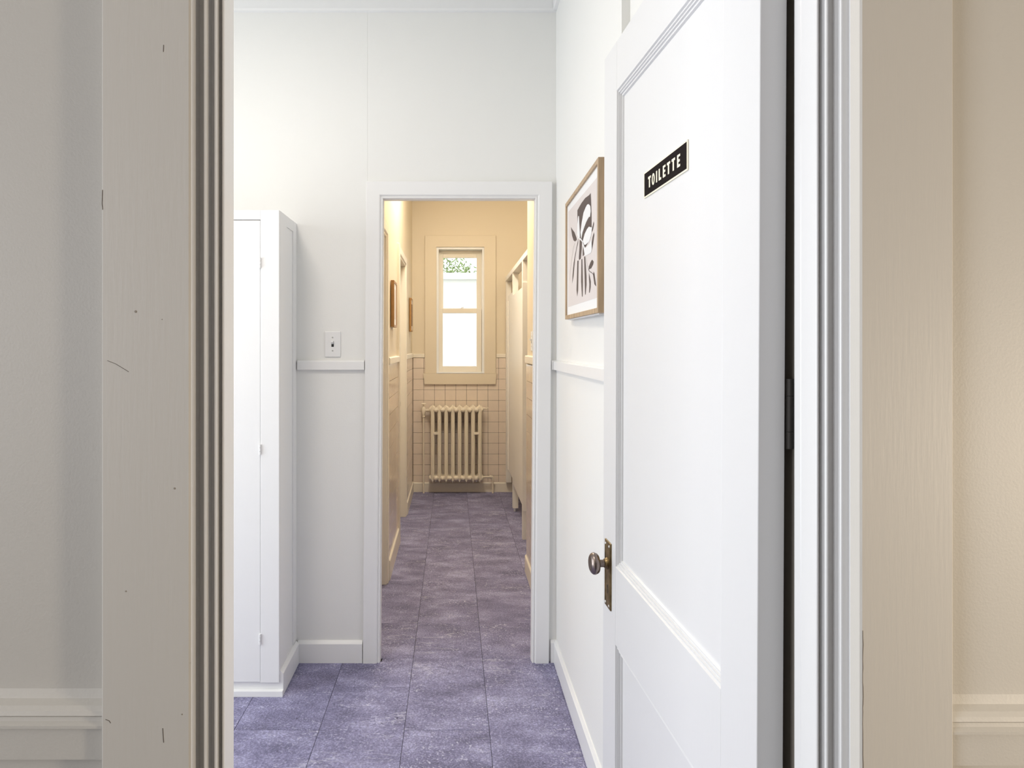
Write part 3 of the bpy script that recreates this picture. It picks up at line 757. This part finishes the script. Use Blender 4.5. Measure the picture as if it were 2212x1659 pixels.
s0 = put('section', section(), M['rad'], rad, smooth=True, origin=(0, 0, 0)); s0.location = Vector((x0r, 0, 0))-org(rad)
for k in range(1, 8):
    o = s0.copy(); C.objects.link(o); o.parent = rad; o.location = Vector((x0r+k*pit, 0, 0))-org(rad)
def hub(s):
    bm = B()
    ball(bm, (0, YF+.005, 0), .0242, .026, .0228, 18, 12)
    return bm
for s, zc in ((1, Z(885.5, YF)), (-1, Z(1033, YF))):
    h0 = None
    for k in range(7):
        if h0 is None:
            h0 = put('hub', hub(s), M['rad'], rad, smooth=True, origin=(0, 0, 0)); o = h0
        else:
            o = h0.copy(); C.objects.link(o); o.parent = rad
        o.location = Vector((x0r+(k+.5)*pit, 0, zc))-org(rad)
    for k in (-.40, 7.40):
        put('end_boss', ball(B(), (x0r+k*pit, YF+.03, zc), .012, .034, .022, 14, 9), M['rad'], rad, smooth=True)
    put('nipple_tube', tube(B(), [(x0r-.3*pit, YF+.055, zc), (x0r+7.3*pit, YF+.055, zc)], .016, 12), M['rad'], rad, smooth=True)
for u0_, u1_ in ((937, 947), (1023, 1035)):
    put('wall_clip', bx(X(u0_, YF), X(u1_, YF), YF-.006, YF+.004, Z(939, YF), Z(933.5, YF), .002), M['rad'], rad)
    um = (u0_+u1_)/2
    put('hanger_rod', tube(B(), [(X(um, YF), YF-.001, Z(936, YF)), (X(um, YF), Y6, Z(936, YF))], .005, 8), M['rad'], rad)
# supply valve and pipe on the left
yp = 6.135; xp = X(915, yp); zv = Z(885, yp)
bm = tube(B(), [(xp, yp, 0), (xp, yp, zv-.07)], .0085, 12); put('supply_pipe', bm, M['rad'], rad, smooth=True)
bm = B()
lathe(bm, [(-.075, .010), (-.070, .015), (-.060, .015), (-.058, .011), (-.045, .014), (-.030, .018), (-.006, .021), (.010, .019), (.022, .014), (.026, .009), (.052, .006)], (xp, yp, zv), (0, 0, 1), 16)
tube(bm, [(xp+.010, yp, zv-.006), (xp+.035, yp, zv-.006), (xp+.036, yp, zv-.006), (xp+.05, yp-.01, zv-.006), (x0r-.02, YF+.05, zv-.006)], [.012, .012, .016, .014, .010], 12)
vb = put('valve', bm, M['rad'], rad, smooth=True)
put('valve_handle', lathe(B(), [(0, .004), (.001, .022), (.006, .024), (.010, .018), (.012, .004)], (xp, yp, zv+.050), (0, 0, 1), 16), M['bathtrim'], vb, smooth=True)
bm = tube(B(), [(x0r+7.4*pit, YF+.05, Z(883, YF)), (x0r+7.4*pit+.022, YF+.05, Z(883, YF)), (x0r+7.4*pit+.023, YF+.05, Z(883, YF)), (x0r+7.4*pit+.05, YF+.05, Z(884, YF))], [.008, .008, .0055, .0055], 10)
ball(bm, (x0r+7.4*pit+.05, YF+.05, Z(882.5, YF)), .008, .008, .009, 10, 7); put('bleed_valve', bm, M['rad'], rad, smooth=True)
zr = Z(1032.8, YF); xe = X(1064.5, yp)
bm = tube(B(), [(x0r+7.35*pit, YF+.055, zr), (xe-.03, yp-.02, zr), (xe-.028, yp-.015, zr), (xe-.012, yp-.004, zr-.004), (xe, yp, zr-.022), (xe, yp, zr-.034), (xe, yp, zr-.035), (xe, yp, 0)], [.010, .010, .015, .016, .015, .015, .0075, .0075], 12)
put('return_pipe', bm, M['rad'], rad, smooth=True)
for k in (.5, 6.5): put('drain_plug', lathe(B(), [(0, .006), (.008, .006), (.010, .003)], (x0r+k*pit, YF+.012, Z(1040, YF)+.004), (0, 0, -1), 10), M['plastic'], rad, smooth=True)

# ------------------------------------------------------------------ toilet stalls on the right
st = empty('toilet_stall', (.52, 5.2, 0)); tag(st, 'cream painted toilet stall front with doors, posts and head rail along the right side', 'stall')
XS = .500
put('head_rail', bx(XS-.004, XS+.060, 4.06, 6.19, 1.985, 2.025, .002), M['stall'], st)
po = put('post', bx(XS-.004, XS+.034, 4.655, 4.70, 0, 1.985, .0015), M['stall'], st)
put('strike_plate', bx(XS+.016, XS+.030, 4.652, 4.6555, .895, .935), M['dark'], po)
put('post_cap', bx(XS-.006, XS+.034, 4.645, 4.655, .205, 1.83, .001), M['stall'], po)
po2 = put('post', bx(XS-.001, XS+.045, 5.44, 5.49, .03, 1.985, .0015), M['stall'], st)
put('post_foot', lathe(B(), [(0, .009), (.004, .010), (.03, .010)], (XS+.018, 5.462, 0), (0, 0, 1), 12), M['plastic'], po2, smooth=True)
put('stall_door', bx(XS-.002, XS+.022, 4.712, 5.437, .235, 1.80, .002), M['stall'], st)
put('stall_panel', bx(XS+.001, XS+.026, 5.50, 5.93, .265, 1.83, .002), M['stall'], st)
put('panel_batten', bx(XS-.009, XS+.001, 5.86, 5.93, .265, 1.78, .002), M['stall'], st)
put('wall_post', bx(XS, XS+.05, 6.13, 6.19, .10, 1.985, .0015), M['stall'], st)
put('partition', bx(XS+.05, 1.49, 5.452, 5.477, .30, 1.83, .002), M['stall'], st)
put('partition', bx(XS+.036, 1.49, 4.665, 4.69, .30, 1.83, .002), M['stall'], st)

# ------------------------------------------------------------------ outside the window
gr = put('ground', bx(-14, 14, 6.6, 24, -.75, -.6), M['lawn']); struct(gr, 'garden ground outside the window')
YH = 9.5
hs = empty('neighbour_house', (.3, YH, -.6)); tag(hs, 'white clapboard house wall seen through the window', 'building')
put('wall', bx(-3, 4, YH+.02, YH+.25, -.6, 2.36), M['siding'], hs)
bs = None; n = 0
zc = 2.33
while zc > 1.75:
    if bs is None:
        b2 = prism(B(), [(0, 0), (-.011, 0), (-.006, .165), (0, .165)], -3, 4, 'x')
        bs = put('clapboard', b2, M['siding'], hs, origin=(0, 0, 0)); o = bs
    else:
        o = bs.copy(); C.objects.link(o); o.parent = hs
    o.location = Vector((0, YH+.02, zc-.16))-org(hs); zc -= .16
put('lower_boarding', bx(-3, 4, YH+.006, YH+.02, -.6, 1.69), M['siding'], hs)
put('eave_board', bx(-3.1, 4.1, YH-.10, YH+.30, 2.34, 2.43, .004), M['siding'], hs)
def tree(cx, cy, h, rad_, seed, label):
    random.seed(seed)
    r = empty('tree', (cx, cy, -.6)); tag(r, label, 'tree')
    put('trunk', tube(B(), [(cx, cy, -.6), (cx+.1, cy, h*.5), (cx, cy, h)], [.16, .12, .05], 10), M['bark'], r, smooth=True)
    bm = B()
    for k in range(2600):
        d = Vector((random.gauss(0, 1), random.gauss(0, 1), random.gauss(0, .8))); d = d.normalized()*rad_*random.uniform(.35, 1)
        p = Vector((cx, cy, h))+d; a = Vector((random.gauss(0, 1), random.gauss(0, 1), random.gauss(0, 1))).normalized(); b = a.orthogonal().normalized()
        l = random.uniform(.03, .065)
        vs = [bm.verts.new(q) for q in (p-a*l, p+b*l*.4, p+a*l, p-b*l*.4)]; bm.faces.new(vs)
    f = put('foliage', bm, M['leaf'], r); f['kind'] = 'stuff'
tree(-.25, 13.2, 2.5, .85, 3, 'leafy green tree rising left behind the white house wall outside')
tree(1.75, 14.6, 2.3, .8, 5, 'smaller leafy tree right of the other tree outside the window')
